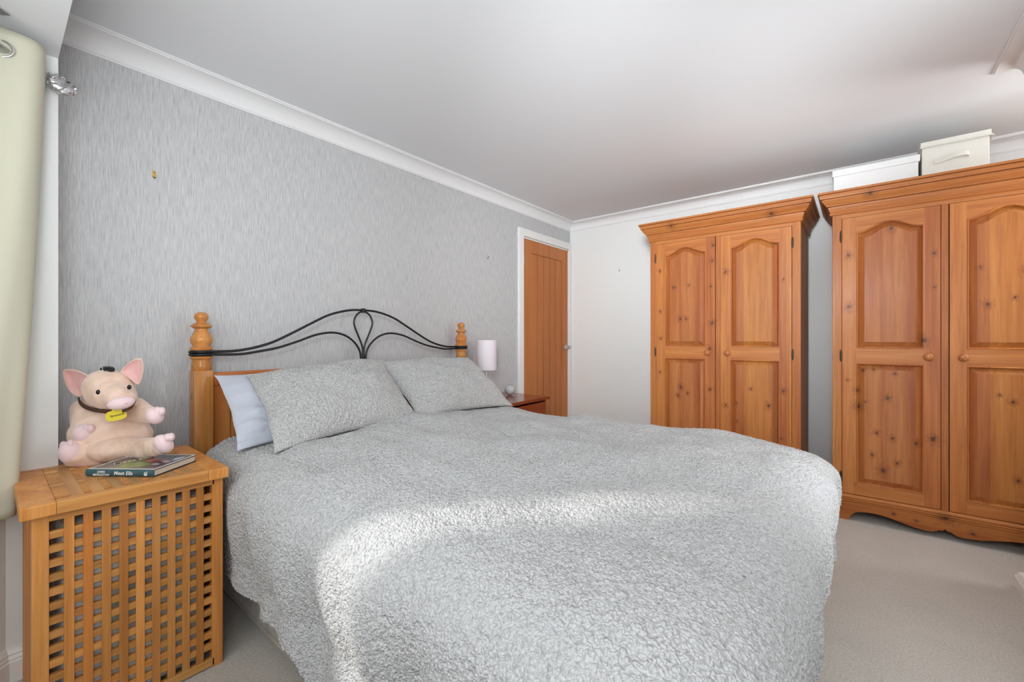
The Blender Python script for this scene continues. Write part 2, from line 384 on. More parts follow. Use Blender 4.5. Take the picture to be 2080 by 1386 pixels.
mb = MB(); mb.lathe([(0, .026), (.006, .026), (.008, .022), (.009, .009), (.045, .009), (.048, .006)], (X1, 3.700, .963), 'x', 24)
mb.tube(catmull([(X1+.043, 3.700, .963), (X1+.050, 3.67, .963), (X1+.046, 3.63, .960), (X1+.046, 3.59, .958)], 5), [.009]*16, 12); mb.lathe([(0, .012), (.03, .011), (.034, .004)], (X1+.02, 3.716, .966), 'x', 16)
mb.build('door_handle', CHROME, dr, True)
mb = MB()
for z in (.25, 1.74): mb.box((X1-.001, dy0-.004, z-.05), (X1+.004, dy0+.012, z+.05)); mb.tube([(X1+.006, dy0-.002, z-.05), (X1+.006, dy0-.002, z+.05)], .006, 10)
mb.build('hinge', CHROME, dr)
quadbox('wall_hall', (XW-.9, 2.7, 0), (XW-.8, YD+.3, ZC), WALL)

# ------------------------------------------------------------------ wardrobes
def arch(u): return .5*(1+math.cos(math.pi*u))
def panel_outline(x0, x1, z0, zs, rise, t, n=24):
    """ring (list of (x,z)), inset t, CCW from bottom-left; zs shoulder height"""
    xa, xb = x0+t, x1-t; pts = [(xa, z0+t), (xb, z0+t)]
    for i in range(n+1):
        u = 1-2*i/n; pts.append(((xa+xb)/2+u*(xb-xa)/2, zs-t+rise*arch(u)))
    return pts
def wardrobe(loc, label, kn_l, kn_r, seed):
    t = thing('wardrobe', label, 'wardrobe', loc, 0, None)
    W2, DP = .47, .50
    pv = wood('pine_upright_%d' % seed, PB, PD, PL, 'z', kn_l, boards=.085, rough=.5, island=.16)
    pv2 = wood('pine_upright_b_%d' % seed, PB, PD, PL, 'z', kn_r, boards=.079, rough=.5, island=.16)
    ph = wood('pine_cross_%d' % seed, PB, PD, PL, 'x', [(k*.31-.30, 1.86-.012*k, .012) for k in range(0, 3, 2)]+[(-.20, .085, .007), (-.11, .07, .006), (.10, .06, .008), (0, .115, .016)], rough=.5, island=.12)
    side = wood('pine_side_%d' % seed, (.44, .17, .055), (.33, .11, .03), (.52, .23, .08), 'z', rough=.45)
    mb = MB(); mb.box((-W2, .001, 0), (-W2+.02, DP, 1.78)); mb.box((W2-.02, .001, 0), (W2, DP, 1.78)); mb.box((-W2+.02, DP-.012, .10), (W2-.02, DP, 1.78)); mb.box((-W2+.02, .02, .12), (W2-.02, DP-.012, .14)); mb.box((-W2+.02, .001, 1.76), (W2-.02, DP-.012, 1.78))
    mb.build('carcass', side, t)
    for xa, xb in ((-W2, -.426), (-.014, .014), (.426, W2)): MB().box((xa, -.018, .118 if abs(xa) < .1 else .02), (xb, .001, 1.751 if abs(xa) < .1 else 1.776), .0015).build('frame_stile', pv, t)
    for za, zb_ in ((1.751, 1.776), (.118, .152)): MB().box((-.426, -.0185, za), (.426, .0005, zb_)).build('frame_rail', ph, t)
    # cornice
    pr = [(.0, 1.772), (.008, 1.772), (.013, 1.778), (.013, 1.784), (.010, 1.788), (.010, 1.792), (.014, 1.798), (.019, 1.812), (.020, 1.819), (.013, 1.8205), (.013, 1.824), (.027, 1.825), (.029, 1.830),
          (.034, 1.836), (.042, 1.846), (.049, 1.858), (.050, 1.861), (.042, 1.8625), (.042, 1.866), (.056, 1.867), (.057, 1.873), (.060, 1.880), (.062, 1.886), (.055, 1.8875), (.055, 1.8905), (.068, 1.8915), (.068, 1.903), (.0, 1.903)]
    mb = MB(); sweep(mb, pr, [(-W2, DP), (-W2, -.018), (W2, -.018), (W2, DP)])
    mb.box((-W2, -.018, 1.885), (W2, DP, 1.9)); mb.build('cornice', ph, t)
    # plinth: reeded moulding over a scalloped apron
    mb = MB(); prm = [(0, .108), (.005, .108), (.010, .112), (.010, .117), (.006, .120), (.012, .123), (.012, .129), (.007, .132), (.012, .135), (.011, .141), (.004, .149), (0, .151)]
    sweep(mb, [(o, z) for o, z in prm], [(-W2, DP), (-W2, -.020), (W2, -.020), (W2, DP)])
    ctl = [(-W2-.004, 0), (-.405, 0), (-.392, .012), (-.378, .035), (-.355, .054), (-.30, .064), (-.24, .061), (-.18, .048), (-.115, .033), (-.06, .029), (-.035, .036), (-.022, .046), (-.010, .046), (0, .057)]
    low = [(p.x, p.y) for p in catmull([Vector((a, b, 0)) for a, b in ctl], 5)]; low = low+[(-x, z) for x, z in low[::-1][1:]]
    for (xa, za), (xb, zb) in zip(low, low[1:]):
        if xb-xa > 1e-5: mb.poly([(xa, -.024, za), (xb, -.024, zb), (xb, -.024, .110), (xa, -.024, .110)], (0, .022, 0))
    mb.box((-W2-.004, -.023, 0), (-W2+.015, DP, .11)); mb.box((W2-.015, -.023, 0), (W2+.004, DP, .11))
    bmesh.ops.remove_doubles(mb.bm, verts=mb.bm.verts, dist=1e-5)
    mb.build('plinth', ph, t)
    for sgn in (-1, 1):
        mv = pv if sgn < 0 else pv2
        def X(a): return sgn*a
        x0, x1, zb, zt = .017, .424, .155, 1.748; px0, px1 = .078, .360; yf, yb = -.024, -.004
        mb = MB()
        def bx(a, b, za, zc): mb.box((min(X(a), X(b)), yf, za), (max(X(a), X(b)), yb, zc))
        bx(x0, px0, zb, zt)
        d = mb.build('door', mv, t); mb = MB(); bx(px1, x1, zb, zt); mb.build('door_stile', mv, d)
        for za, zc in ((zb, .218), (.910, .995)):
            mb = MB(); bx(px0, px1, za, zc); mb.build('door_rail', ph, d)
        mb = MB()
        o = panel_outline(px0, px1, .995, 1.66, .048, 0)[2:]
        for (xa, za), (xb, zb2) in zip(o, o[1:]): mb.poly([(X(xa), yf, za), (X(xb), yf, zb2), (X(xb), yf, zt), (X(xa), yf, zt)], (0, yb-yf, 0))
        bmesh.ops.remove_doubles(mb.bm, verts=mb.bm.verts, dist=1e-5); mb.build('door_rail', ph, d)
        for z0, zs, rise in ((.218, .910, 0), (.995, 1.66, .048)):
            rs = []
            for tt, yy in ((0, yf), (.0035, yf-.0025), (.007, yf-.001), (.009, yf+.008), (.011, yf+.014), (.013, yf+.0155), (.036, yf+.003), (.036, yf+.0015), (.038, yf+.0015)):
                rs.append([(X(a), yy, b) for a, b in panel_outline(px0, px1, z0, zs, rise, tt)])
            mb = MB(); mb.rings(rs, cap1=True); mb.build('door_panel', mv, d, 35)
        mb = MB(); mb.lathe([(0, .010), (-.008, .009), (-.012, .013), (-.018, .018), (-.025, .0195), (-.031, .017), (-.035, .011), (-.036, .003)], (X(.064), yf, .953), 'y', 24)
        mb.build('knob', KNOB, d, True)
        for z in (.245, .951, 1.645):
            mb = MB(); mb.lathe([(-.034, .002), (-.030, .0045), (-.024, .0045), (-.023, .006), (.023, .006), (.024, .0045), (.030, .0045), (.034, .002)], (X(.429), yf-.001, z), 'z', 12)
            mb.box((X(.425)-.007, yf+.002, z-.024), (X(.425)+.007, yf+.006, z+.024)); mb.build('hinge', BRONZE, d, 40)
    return t
KNOB = wood('knob_pine', (.40, .14, .045), (.30, .09, .02), (.48, .19, .06), 'z', rough=.2)
WL = wardrobe((-.742, 3.17, 0), 'pine double wardrobe behind the bed, left one of the pair, nothing on top', (),
 (), 1) if False else None
wl_l = [(-.395, 1.55, .007), (-.03, 1.69, .009), (-.035, 1.585, .009), (-.30, 1.42, .007), (-.285, 1.42, .006), (-.19, 1.43, .006), (-.25, 1.19, .010), (-.21, 1.19, .008), (-.045, 1.41, .006), (-.035, 1.155, .011),
        (-.395, 1.25, .006), (-.39, 1.05, .007), (-.05, .98, .009), (-.245, .70, .012), (-.265, .64, .009), (-.20, .66, .007), (-.05, .70, .009), (-.395, .80, .006), (-.16, .955, .014)]
wl_r = [(.05, 1.50, .010), (.38, .72, .010), (.38, 1.42, .005), (.32, .965, .012), (.20, .72, .006), (.30, .62, .011), (.115, .62, .007), (.12, .50, .006), (.37, .42, .006), (.05, .60, .008), (.34, .33, .008)]
wr_l = [(-.395, 1.53, .010), (-.21, 1.66, .011), (-.04, 1.50, .008), (-.395, 1.235, .011), (-.04, 1.32, .006), (-.285, .953, .010), (-.08, 1.04, .014), (-.33, .87, .008), (-.285, .875, .006), (-.195, .86, .007),
        (-.355, .755, .009), (-.35, .66, .013), (-.32, .69, .005), (-.225, .72, .010), (-.27, .52, .008), (-.205, .50, .008), (-.11, .485, .010), (-.29, .395, .007), (-.185, .365, .008), (-.245, .315, .013), (-.045, .52, .013), (-.40, .81, .005), (-.36, .21, .005)]
wr_r = [(.125, 1.41, .007), (.28, 1.38, .012), (.15, 1.22, .010), (.24, 1.25, .006), (.35, .945, .008), (.19, .77, .006), (.235, .74, .008), (.33, .88, .006), (.335, .46, .006), (.33, .40, .005), (.25, .36, .008), (.335, .35, .008), (.26, .185, .013)]
wardrobe((-.742, 3.17, 0), 'knotty pine double wardrobe with a bare top, standing behind the bed nearer the door', wl_l, wl_r, 1)
wardrobe((.354, 3.17, 0), 'knotty pine double wardrobe with cream boxes on its top, cut by the right picture edge', wr_l, wr_r, 2)

# ------------------------------------------------------------------ boxes on the wardrobe
m = M('cream_box_fabric', lin(226, 224, 215), .85); m.bump(m.noise(m.coord(), 350, 2), .15, .001); CREAM = m.m
m = M('white_box_card', lin(233, 234, 233), .7); m.bump(m.noise(m.coord(), 300, 2), .08, .001); WBOX = m.m
t = thing('storage_box', 'tall cream fabric storage box with strap handle on the right-hand wardrobe', 'storage box', (.395, 3.36, 1.903))
mb = MB(); mb.box((-.123, -.145, 0), (.127, .145, .20), .004); mb.build('body', CREAM, t)
mb = MB(); mb.box((-.129, -.151, .188), (.133, .151, .212), .003)
mb.poly([(-.129, -.151, .19), (.133, -.151, .19), (.138, -.158, .178), (-.132, -.156, .180)], (0, .004, .0)); mb.poly([(.129, -.151, .19), (.129, .151, .19), (.140, .153, .176), (.140, -.155, .176)], (.004, 0, 0)); mb.build('lid', CREAM, t)
mb = MB(); hs = catmull([(-.075, -.146, .097), (-.045, -.150, .098), (0, -.163, .108), (.045, -.161, .110), (.055, -.147, .104)], 5)
mb.rings([[p+Vector((0, 0, .011)), p+Vector((0, -.004, .011)), p+Vector((0, -.004, -.011)), p+Vector((0, 0, -.011))] for p in hs], cap0=True, cap1=True); mb.build('handle', CREAM, t, 40)
t = thing('storage_box', 'low white storage box with lid at the left end of the right-hand wardrobe', 'storage box', (.072, 3.40, 1.903))
mb = MB(); mb.box((-.185, -.18, 0), (.187, .18, .135), .003); mb.build('body', WBOX, t)
mb = MB(); mb.box((-.191, -.187, .118), (.193, .187, .156), .004); mb.build('lid', WBOX, t)

# ------------------------------------------------------------------ bed
bed = thing('double_bed', 'double bed with pine posts, dark scrolled metal headboard and beige divan base', 'bed', (-2.19, 1.357, 0))
BX, BY = -2.19, 1.357
def L(x, y, z): return (x-BX, y-BY, z)
prof = [(.914, .034), (.918, .036), (.935, .0365), (.956, .033), (.961, .034), (.964, .040), (.969, .042), (.973, .040), (.9755, .034), (.998, .034), (1.000, .039), (1.006, .041), (1.012, .038), (1.016, .031), (1.022, .0315),
        (1.030, .037), (1.042, .0405), (1.054, .039), (1.068, .032), (1.080, .026), (1.088, .0235), (1.092, .024), (1.094, .030), (1.101, .038), (1.105, .0385), (1.108, .035), (1.113, .030), (1.116, .024), (1.120, .0185), (1.1235, .0175)]
for i in range(1, 10):
    a = R(-50+140*i/9.0); prof.append((1.143+.0215*math.sin(a), .0262*math.cos(a) if i < 9 else .002))
for y in (.585, 2.129):
    mb = MB(); mb.box(L(BX-.035, y-.035, 0), L(BX+.035, y+.035, .914), .004); mb.lathe(prof, L(BX, y, 0), 'z', 32)
    po = mb.build('bed_post', POST, bed, 30)
    mb = MB()
    for z in (.981, .993): mb.tube([Vector(L(BX, y, z))+Vector((math.cos(R(k*10))*.040, math.sin(R(k*10))*.040, 0)) for k in range(37)], .0062, 8, False)
    mb.build('post_ring', IRON, po, True)
for za, zc in ((.842, .902), (.30, .40)): MB().box(L(BX-.012, .62, za), L(BX+.014, 2.094, zc), .004).build('headboard_rail', HEADX, bed)
mb = MB(); mb.box(L(BX-.010, .622, .40), L(BX+.012, .690, .842), .002)
y = .693
while y < 2.05:
    mb.box(L(BX-.006, y, .40), L(BX+.004, min(y+.094, 2.09), .842), .004); y += .096
mb.build('headboard_panel', HEADW, bed)
up = [(.615, .993), (.706, .994), (.784, 1.006), (.868, 1.031), (.957, 1.074), (1.053, 1.125), (1.155, 1.176), (1.266, 1.206), (1.357, 1.211)]
lo = [(.615, .981), (.731, .979), (.811, .990), (.897, 1.006), (.988, 1.035), (1.086, 1.070), (1.177, 1.082), (1.250, 1.065), (1.306, 1.024), (1.336, .975), (1.342, .926)]
lp = [(1.353, .926), (1.351, 1.000), (1.330, 1.055), (1.308, 1.105), (1.299, 1.145), (1.318, 1.186), (1.357, 1.204)]
mir = lambda q: [(2*BY-a, b) for a, b in q]
mb = MB()
mb.tube([L(BX, *p) for p in [(q.x, q.y) for q in catmull([Vector((a, b, 0)) for a, b in up+mir(up)[::-1][1:]], 6)]], .0062, 10); mb.build('top_rod', IRON, bed, True)
for q in (lo, mir(lo)):
    mb = MB(); mb.tube([L(BX+.001, p.x, p.y) for p in catmull([Vector((a, b, 0)) for a, b in q], 6)], .0058, 10); mb.build('side_rod', IRON, bed, True)
q = lp+mir(lp)[::-1][1:]
mb = MB(); mb.tube([L(BX+.001, p.x, p.y) for p in catmull([Vector((a, b, 0)) for a, b in q], 6)], .0052, 10); mb.build('loop_rod', IRON, bed, True)
mb = MB(); mb.box(L(BX-.011, BY-.024, .900), L(BX+.012, BY+.024, .928), .003); mb.build('rod_collar', IRON, bed)
mb = MB(); mb.box(L(BX-.010, BY-.010, 1.196), L(BX+.010, BY+.010, 1.222), .004); mb.build('rod_clip', IRON, bed)
mb = MB(); mb.box(L(-2.14, .615, .02), L(-.17, 2.10, .325), .02); mb.tube([L(-2.13, .612, .035), L(-.165, .612, .035), L(-.165, 2.10, .035)], .005, 8); mb.build('divan_base', SUEDE, bed, 40)
mb = MB(); mb.box(L(-2.14, .62, .33), L(-.18, 2.095, .555), .04); mb.build('mattress', COTTON, bed, 40)

# ------------------------------------------------------------------ duvet
def duvet():
    res = .0032
    ix0, ix1, iy0, iy1 = -2.02, -.235, .66, 2.06; r = .13
    dropL, dropF, dropR = .62, .54, .46
    u = np.arange(ix0, ix1+dropF, res); v = np.arange(iy0-dropL, iy1+dropR, res)
    U, V = np.meshgrid(u, v, indexing='ij')
    # the near hem rises towards the pillows
    sc = np.where(V < iy0, 1, 0.)
    t = np.clip((U+1.17)/.13, 0, 1); t = t*t*(3-2*t)
    hem = .492+.128*t+.010*np.sin(U*17+1)*(1-t)
    dv = np.where(V < iy0, (iy0-V)*(hem/dropL), np.where(V > iy1, V-iy1, 0.))
    sv = np.where(V < iy0, -1., np.where(V > iy1, 1., 0.))
    du = np.maximum(U-ix1, 0)
    D = np.sqrt(du**2+dv**2)+1e-9; dx = du/D; dy = sv*dv/D
    # corner: fabric falls in folds
    cor = np.minimum(du, dv)
    D2 = np.maximum(du, dv)*.75+D*.25
    D = np.where(cor > 0, D2, D)
    ar = r*math.pi/2; rr = np.minimum(D, ar)
    outx = r*np.sin(rr/r); down = r*(1-np.cos(rr/r)); ex = np.maximum(D-ar, 0)
    pf = .12+.88*np.clip((U+1.74)/.28, 0, 1)
    puff = .045*np.sin(np.clip(D/.40, 0, 1)*math.pi)*pf
    outx = outx+puff+ex*.04*pf; down = down+ex*.985
    X = np.minimum(U, ix1)+dx*outx; Y = np.clip(V, iy0, iy1)+dy*outx; Z = .640-down
    # folds on hanging parts
    hang = np.clip((D-.10)/.25, 0, 1)
    ang = np.arctan2(dv*sv, du+1e-9)
    per = np.where(du > 0, np.where(dv > 0, ang*.5*sv, (V-BY)*1.0), U)
    fold = (.016*np.sin(per*15+1.3)+.010*np.sin(per*31))*pf
    fc = np.where((du > 0) & (dv > 0), .045*np.sin(ang*5.0+.5), 0)*np.clip(cor/.2, 0, 1)
    X = X+dx*(fold*hang*.7+fc*hang); Y = Y+dy*(fold*hang+fc*hang)
    # crown of the filling and lumps
    cx = np.clip((U-ix0)/(ix1-ix0), 0, 1); cy = np.clip((V-iy0)/(iy1-iy0), 0, 1)
    crown = .030*np.sin(math.pi*cy)**.7*(.6+.4*np.sin(math.pi*np.clip(cx*1.05, 0, 1)))
    lump = .046*(fbm(U*2.6+3, V*2.3+1, 11, 2)-.5)+.034*(fbm(U*3.2+V*5.5, (V-U)*3+V, 15, 2)-.5)+.012*(fbm(U*9, V*8, 19, 1)-.5)
    flat = 1-np.clip(D/.2, 0, 1)
    far = np.clip((Y-1.3)/.8, 0, 1)
    Z = Z+(crown)*flat+lump*(.35+.65*flat)-.028*far*flat
    Z = Z-.012*np.clip((X+.9)/.7, 0, 1)*flat
    Z = Z+.006*np.sin(U*10+V*9)*flat*np.clip((V-1.4)/.5, 0, 1)
    Pn = np.stack([X, Y, Z], -1); N = normals(Pn)
    N = N*np.sign(N[..., 2:3][len(u)//3, len(v)//2])
    h = pile(U, V, .0092, 1)**1.2
    Pn = Pn+N*((h-.4)*.0095)[..., None]
    Pn[..., 2] = np.maximum(Pn[..., 2], .008)
    o = grid_mesh('duvet', Pn, FLEECE)
    md = o.modifiers.new('thick', 'SOLIDIFY'); md.thickness = .012; md.offset = -1 if N[len(u)//3, len(v)//2, 2] > 0 else 1
    return o
dv = duvet(); tag(dv, 'light grey teddy fleece duvet spread over the double bed, hanging over the foot', 'duvet')

# ------------------------------------------------------------------ pillows
def pillow(name, corners, thick, mat, label, cat, cell, seed, edge=.9, disp=.015, wrinkle=0, n=150, m_=120):
    """corners: top-left, top-right, bottom-right, bottom-left (world)"""
    A, B, C_, D_ = [np.array(c, float) for c in corners]
    n = n+(n % 2); a = np.linspace(-1, 1, n); b = np.linspace(-1, 1, m_)
    Aa, Bb = np.meshgrid(a, b, indexing='ij')
    # pull edges in between corners
    k = .045
    wob = .030*(vnoise(Aa*2.2+seed, Bb*2.2, seed+30)-.5)
    ua = Aa*(1-k*(1-Bb**2)*1.0+wob*np.abs(Aa)**3); ub = Bb*(1-k*1.8*(1-Aa**2)+wob*1.6*np.abs(Bb)**3)
    ear_ = 1+.02*np.abs(Aa*Bb)**8; ua = ua*ear_; ub = ub*ear_
    s = ((ua+1)/2)[..., None]; tt = ((ub+1)/2)[..., None]
    base = (A*(1-s)+B*s)*tt+(D_*(1-s)+C_*s)*(1-tt)
    nr = np.cross(B-A, A-D_); nr = nr/np.linalg.norm(nr)
    if nr[0] < 0: nr = -nr
    prof = np.clip(1-np.abs(Aa)**2.3, 0, 1)**.62*np.clip(1-np.abs(Bb)**2.2, 0, 1)**.55
    lum = 1+.26*(fbm(Aa*2.2+seed, Bb*2.2+seed, seed, 2)-.5)*2
    W = np.linalg.norm(B-A)/2; Hh = np.linalg.norm(A-D_)/2
    h = pile(Aa*W, Bb*Hh, cell, seed)-.4 if disp else 0
    rad = np.sqrt(np.clip(Aa**2, 0, 1)); cr = np.abs(Aa*Bb)**1.5
    wr = wrinkle*np.sin((Bb*5+Aa*2.3+np.sin(Aa*3)*.5)*math.pi+fbm(Aa*3, Bb*3, seed+2)*9)*np.clip(-Bb+.2, .12, 1)*np.clip(1-np.abs(Bb)**4, 0, 1)
    front = base+nr*((prof*thick*lum+h*disp*np.clip(prof*3, .3, 1)+wr)[..., None])
    back = base-nr*((prof*thick*.3)[..., None])
    fr = front[:, :, :]; bk = back[:, ::-1, :][:, 1:-1]
    ring = np.concatenate([fr, bk], axis=1)
    # soft sag under its own weight
    o = grid_mesh(name, ring, mat, wrap=True)
    return tag(o, label, cat)
pillow('pillow', [(-2.115, .612, .895), (-2.13, 1.28, .895), (-1.84, 1.25, .62), (-1.765, .585, .640)], .06, COTTON, 'smooth pale blue-grey cotton pillow behind the fleece one by the left bed post', 'pillow', .01, 3, disp=0, wrinkle=.007)
pillow('pillow', [(-2.065, .715, .893), (-2.085, 1.41, .925), (-1.71, 1.365, .652), (-1.60, .650, .650)], .105, FLEECE2, 'grey teddy fleece pillow on the left half of the bed, over a smooth pillow', 'pillow', .0115, 4, n=220, m_=170)
pillow('pillow', [(-2.125, 1.388, .918), (-2.11, 2.115, .915), (-1.69, 2.08, .632), (-1.735, 1.392, .645)], .10, FLEECE2, 'grey teddy fleece pillow on the far half of the bed, nearest the lamp', 'pillow', .0115, 8, n=220, m_=170)

# ------------------------------------------------------------------ hamper (lattice storage chest)
hx0, hx1, hy0, hy1 = -2.005, -1.60, .073, .486; lz0, lz1 = .605, .637
hp = thing('lattice_chest', 'brown slatted wooden lattice chest in the corner, under the toy pig and book', 'chest', ((hx0+hx1)/2, (hy0+hy1)/2, 0))
HX, HYc = (hx0+hx1)/2, (hy0+hy1)/2
def K(x, y, z): return (x-HX, y-HYc, z)
for sx, sy in ((0, 0), (0, 1), (1, 0), (1, 1)):
    x = hx0 if sx == 0 else hx1-.026; y = hy0 if sy == 0 else hy1-.030
    mb = MB(); mb.box(K(x, y, 0), K(x+.026, y+.030, lz0), .002); mb.build('corner_post', ACACIA, hp)
def lattice_side(a0, a1, fixed, axis, outward):
    """slats across a side: a0..a1 along the side"""
    z0, z1 = .030, .583; ncol, nrow = 10, 15; pc = (a1-a0)/ncol; sl = pc*.54; pr = (z1-z0)/nrow; rl = pr*.52
    th = .009
    def bx(mb, aa, ab, da, db, za, zb):
        if axis == 'y': mb.box(K(fixed-outward*max(da, db), aa, za) if outward > 0 else K(fixed, aa, za), K(fixed-outward*min(da, db), ab, zb) if outward > 0 else K(fixed+max(da, db), ab, zb), .0008)
        else: mb.box(K(aa, min(fixed-outward*da, fixed-outward*db), za), K(ab, max(fixed-outward*da, fixed-outward*db), zb), .0008)
    mb = MB()
    for i in range(ncol-1):
        c = a0+pc*(i+1); bx(mb, c-sl/2+.0, c+sl/2, .001, .001+th, z0-.008, z1+.002)
    mb.build('upright_slats', ACACIA, hp)
    mb = MB()
    for j in range(1, nrow):
        c = z0+pr*j; bx(mb, a0, a1, .004, .004+th+.004, c-rl/2, c+rl/2)
    bx(mb, a0-.002, a1+.002, .0, .014, z1, lz0); bx(mb, a0-.002, a1+.002, 0, .014, .006, z0)
    mb.build('cross_slats', ACACIY, hp)
lattice_side(hy0+.030, hy1-.030+.004, hx1, 'y', 1)
lattice_side(hx0+.026, hx1-.026, hy0, 'x', -1)
lattice_side(hx0+.026, hx1-.026, hy1, 'x', 1)
mb = MB(); mb.box(K(hx0, hy0+.03, .006), K(hx0+.012, hy1-.03, lz0)); mb.build('back_panel', ACACIA, hp)
m = M('laundry_liner', lin(190, 190, 186), .9); m.out('Base Color', m.ramp(m.noise(m.coord(scale=(1, 1, .5)), 9, 3), [(.35, lin(150, 150, 148)), (.65, lin(225, 225, 222))])); LINER = m.m
mb = MB(); mb.box(K(hx0+.03, hy0+.05, .03), K(hx1-.022, hy1-.045, .56), .02); mb.build('cloth_liner', LINER, hp, 40)
# lid
lx0, lx1, ly0, ly1 = -2.03, -1.572, .052, .494
lid = MB().box(K(lx0, ly0, lz0), K(lx1, ly0+.062, lz1), .003).build('lid', ACACIA, hp)
MB().box(K(lx0, ly1-.055, lz0), K(lx1, ly1, lz1), .003).build('lid_board', ACACIA, lid)
MB().box(K(lx1-.034, ly0+.062, lz0), K(lx1-.001, ly1-.055, lz1-.0005), .002).build('lid_board', ACACIY, lid)
MB().box(K(lx0, ly0+.062, lz0), K(lx0+.04, ly1-.055, lz1), .002).build('lid_board', ACACIY, lid)
mb = MB()
ny = 8; yy0, yy1 = ly0+.062, ly1-.055; xx0, xx1 = lx0+.04, lx1-.034; nx = 17
for j in range(1, nx): c = xx0+(xx1-xx0)*j/nx; mb.box(K(c-.0068, yy0, lz0+.004), K(c+.0068, yy1, lz1-.0008), .001)
mb.build('lid_slats', ACACIY, lid)
mb = MB()
for i in range(1, ny): c = yy0+(yy1-yy0)*i/ny; mb.box(K(xx0, c-.013, lz0+.002), K(xx1, c+.013, lz1-.0004), .001)
mb.build('lid_cross_slats', ACACIX if 'ACACIX' in globals() else wood('oiled_acacia_deep', (.50, .235, .075), (.38, .15, .04), (.60, .34, .13), 'x', rough=.42, island=.5), lid)

# ------------------------------------------------------------------ book
def text_mesh(name, s, size, mat, parent, M4, ext=.0002, font=None, align='LEFT', shear=0):
    cu = bpy.data.curves.new(name, 'FONT'); cu.body = s; cu.size = size; cu.extrude = ext; cu.align_x = align; cu.shear = shear; cu.offset = size*.012
    o = bpy.data.objects.new(name, cu); COL.objects.link(o); dg = bpy.context.evaluated_depsgraph_get(); me = bpy.data.meshes.new_from_object(o.evaluated_get(dg))
    bpy.data.objects.remove(o); me.materials.clear(); me.materials.append(mat); q = bpy.data.objects.new(name, me); link(q, parent); q.matrix_local = M4; return q
ba = math.atan2(.126, .166)
bk = thing('book', 'hardback book with a teal spine and dark green photo cover, lying on the lattice chest', 'book', (-1.795, .190, lz1+.0005), ba)
BL, BWd, BT = .209, .165, .0215
m = M('book_cover_photo', (.05, .06, .05), .25); co = m.coord()
sp = m.n('ShaderNodeSeparateXYZ', {0: co}); n1 = m.noise(co, 30, 4, .7); n2 = m.noise(m.coord(loc=(2, 1, 0)), 45, 3, .6)
c = m.ramp(n1, [(.42, (.012, .015, .014)), (.55, (.05, .045, .055)), (.68, (.16, .13, .15))])
def blob(cx, cy, r, soft=.6):
    v = m.n('ShaderNodeVectorMath', {0: co, 1: (cx, cy, 0)}, operation='SUBTRACT').outputs[0]; v = m.n('ShaderNodeVectorMath', {0: v, 1: (1/r[0], 1/r[1], 0)}, operation='MULTIPLY').outputs[0]
    l = m.n('ShaderNodeVectorMath', {0: v}, operation='LENGTH').outputs['Value']; return m.rng(m.math('ADD', l, m.math('MULTIPLY', m.math('SUBTRACT', n2, .5), 1.6)), soft, 1.1, 1, 0)
c = m.mix(blob(.105, .045, (.05, .04)), c, (.14, .26, .03)); c = m.mix(blob(.115, .10, (.022, .02)), c, (.62, .22, .20)); c = m.mix(blob(.15, .095, (.012, .03)), c, (.25, .05, .08))
c = m.mix(blob(.175, .085, (.014, .012)), c, (.70, .36, .32)); c = m.mix(blob(.165, .055, (.014, .008)), c, (.55, .6, .75)); c = m.mix(blob(.185, .12, (.012, .03)), c, (.5, .52, .6))
m.out('Base Color', c); m.b.inputs['Coat Weight'].default_value = .4; BCOV = m.m
TEAL = plain('teal_spine_cloth', lin(58, 92, 98), .45); PAGE = plain('page_block_paper', lin(214, 205, 190), .8); WHITE = plain('white_print', (.86, .86, .84), .5); YEL = plain('yellow_print', (.80, .78, .42), .5); BOARD = plain('dark_book_board', (.02, .025, .028), .4)
mb = MB(); mb.box((.001, .002, 0), (BL, BWd, .0024), .0005); mb.box((.001, .002, BT-.0024), (BL, BWd, BT), .0005); mb.build('boards', BOARD, bk)
mb = MB(); mb.poly([(0, .0025, 0), (0, -.001, .004), (0, -.0022, .0108), (0, -.001, .0175), (0, .0025, BT)], (BL, 0, 0)); mb.build('spine', TEAL, bk, 50)
mb = MB(); mb.box((.004, .004, .0024), (BL-.003, BWd-.004, BT-.0024)); mb.build('page_block', PAGE, bk)
mb = MB(); mb.box((.001, .0025, BT), (BL-.0005, BWd, BT+.0003)); cw = mb.build('cover_sheet', WHITE, bk)
mb = MB(); mb.box((.007, .009, BT+.0003), (BL-.006, BWd-.006, BT+.0006)); cp = mb.build('cover_picture', BCOV, bk)
MS = lambda x, z: Matrix.Translation((x, -.0024, z)) @ Matrix.Rotation(R(90), 4, 'X')
text_mesh('spine_author', 'JAMES', .0088, WHITE, bk, MS(.038, .0118)); text_mesh('spine_author', 'MIDDLETON', .0088, WHITE, bk, MS(.024, .0028))
text_mesh('spine_title', 'Meet Ella', .0155, WHITE, bk, MS(.088, .0060), shear=.25)
mb = MB()
for i, z in enumerate((.0045, .0080, .0115)): mb.box((.182-.0012*(i % 2), -.0030, z), (.190-.0025*i, -.0018, z+.0026))
mb.box((.1885, -.0030, .0045), (.1905, -.0018, .0165)); mb.build('spine_emblem', WHITE, bk)
MC = lambda x, y: Matrix.Translation((x, y, BT+.0009)) @ Matrix.Rotation(R(0), 4, 'Z')
text_mesh('cover_title', 'Meet Ella', .026, YEL, bk, Matrix.Translation((.040, .045, BT+.0007)) @ Matrix.Rotation(R(58), 4, 'Z'), shear=.3)
GREYP = plain('grey_print', (.25, .25, .24), .5)
text_mesh('cover_author', 'JAMES MIDDLETON', .014, GREYP, bk, Matrix.Translation((.022, .018, BT+.0007)) @ Matrix.Rotation(R(66), 4, 'Z'))

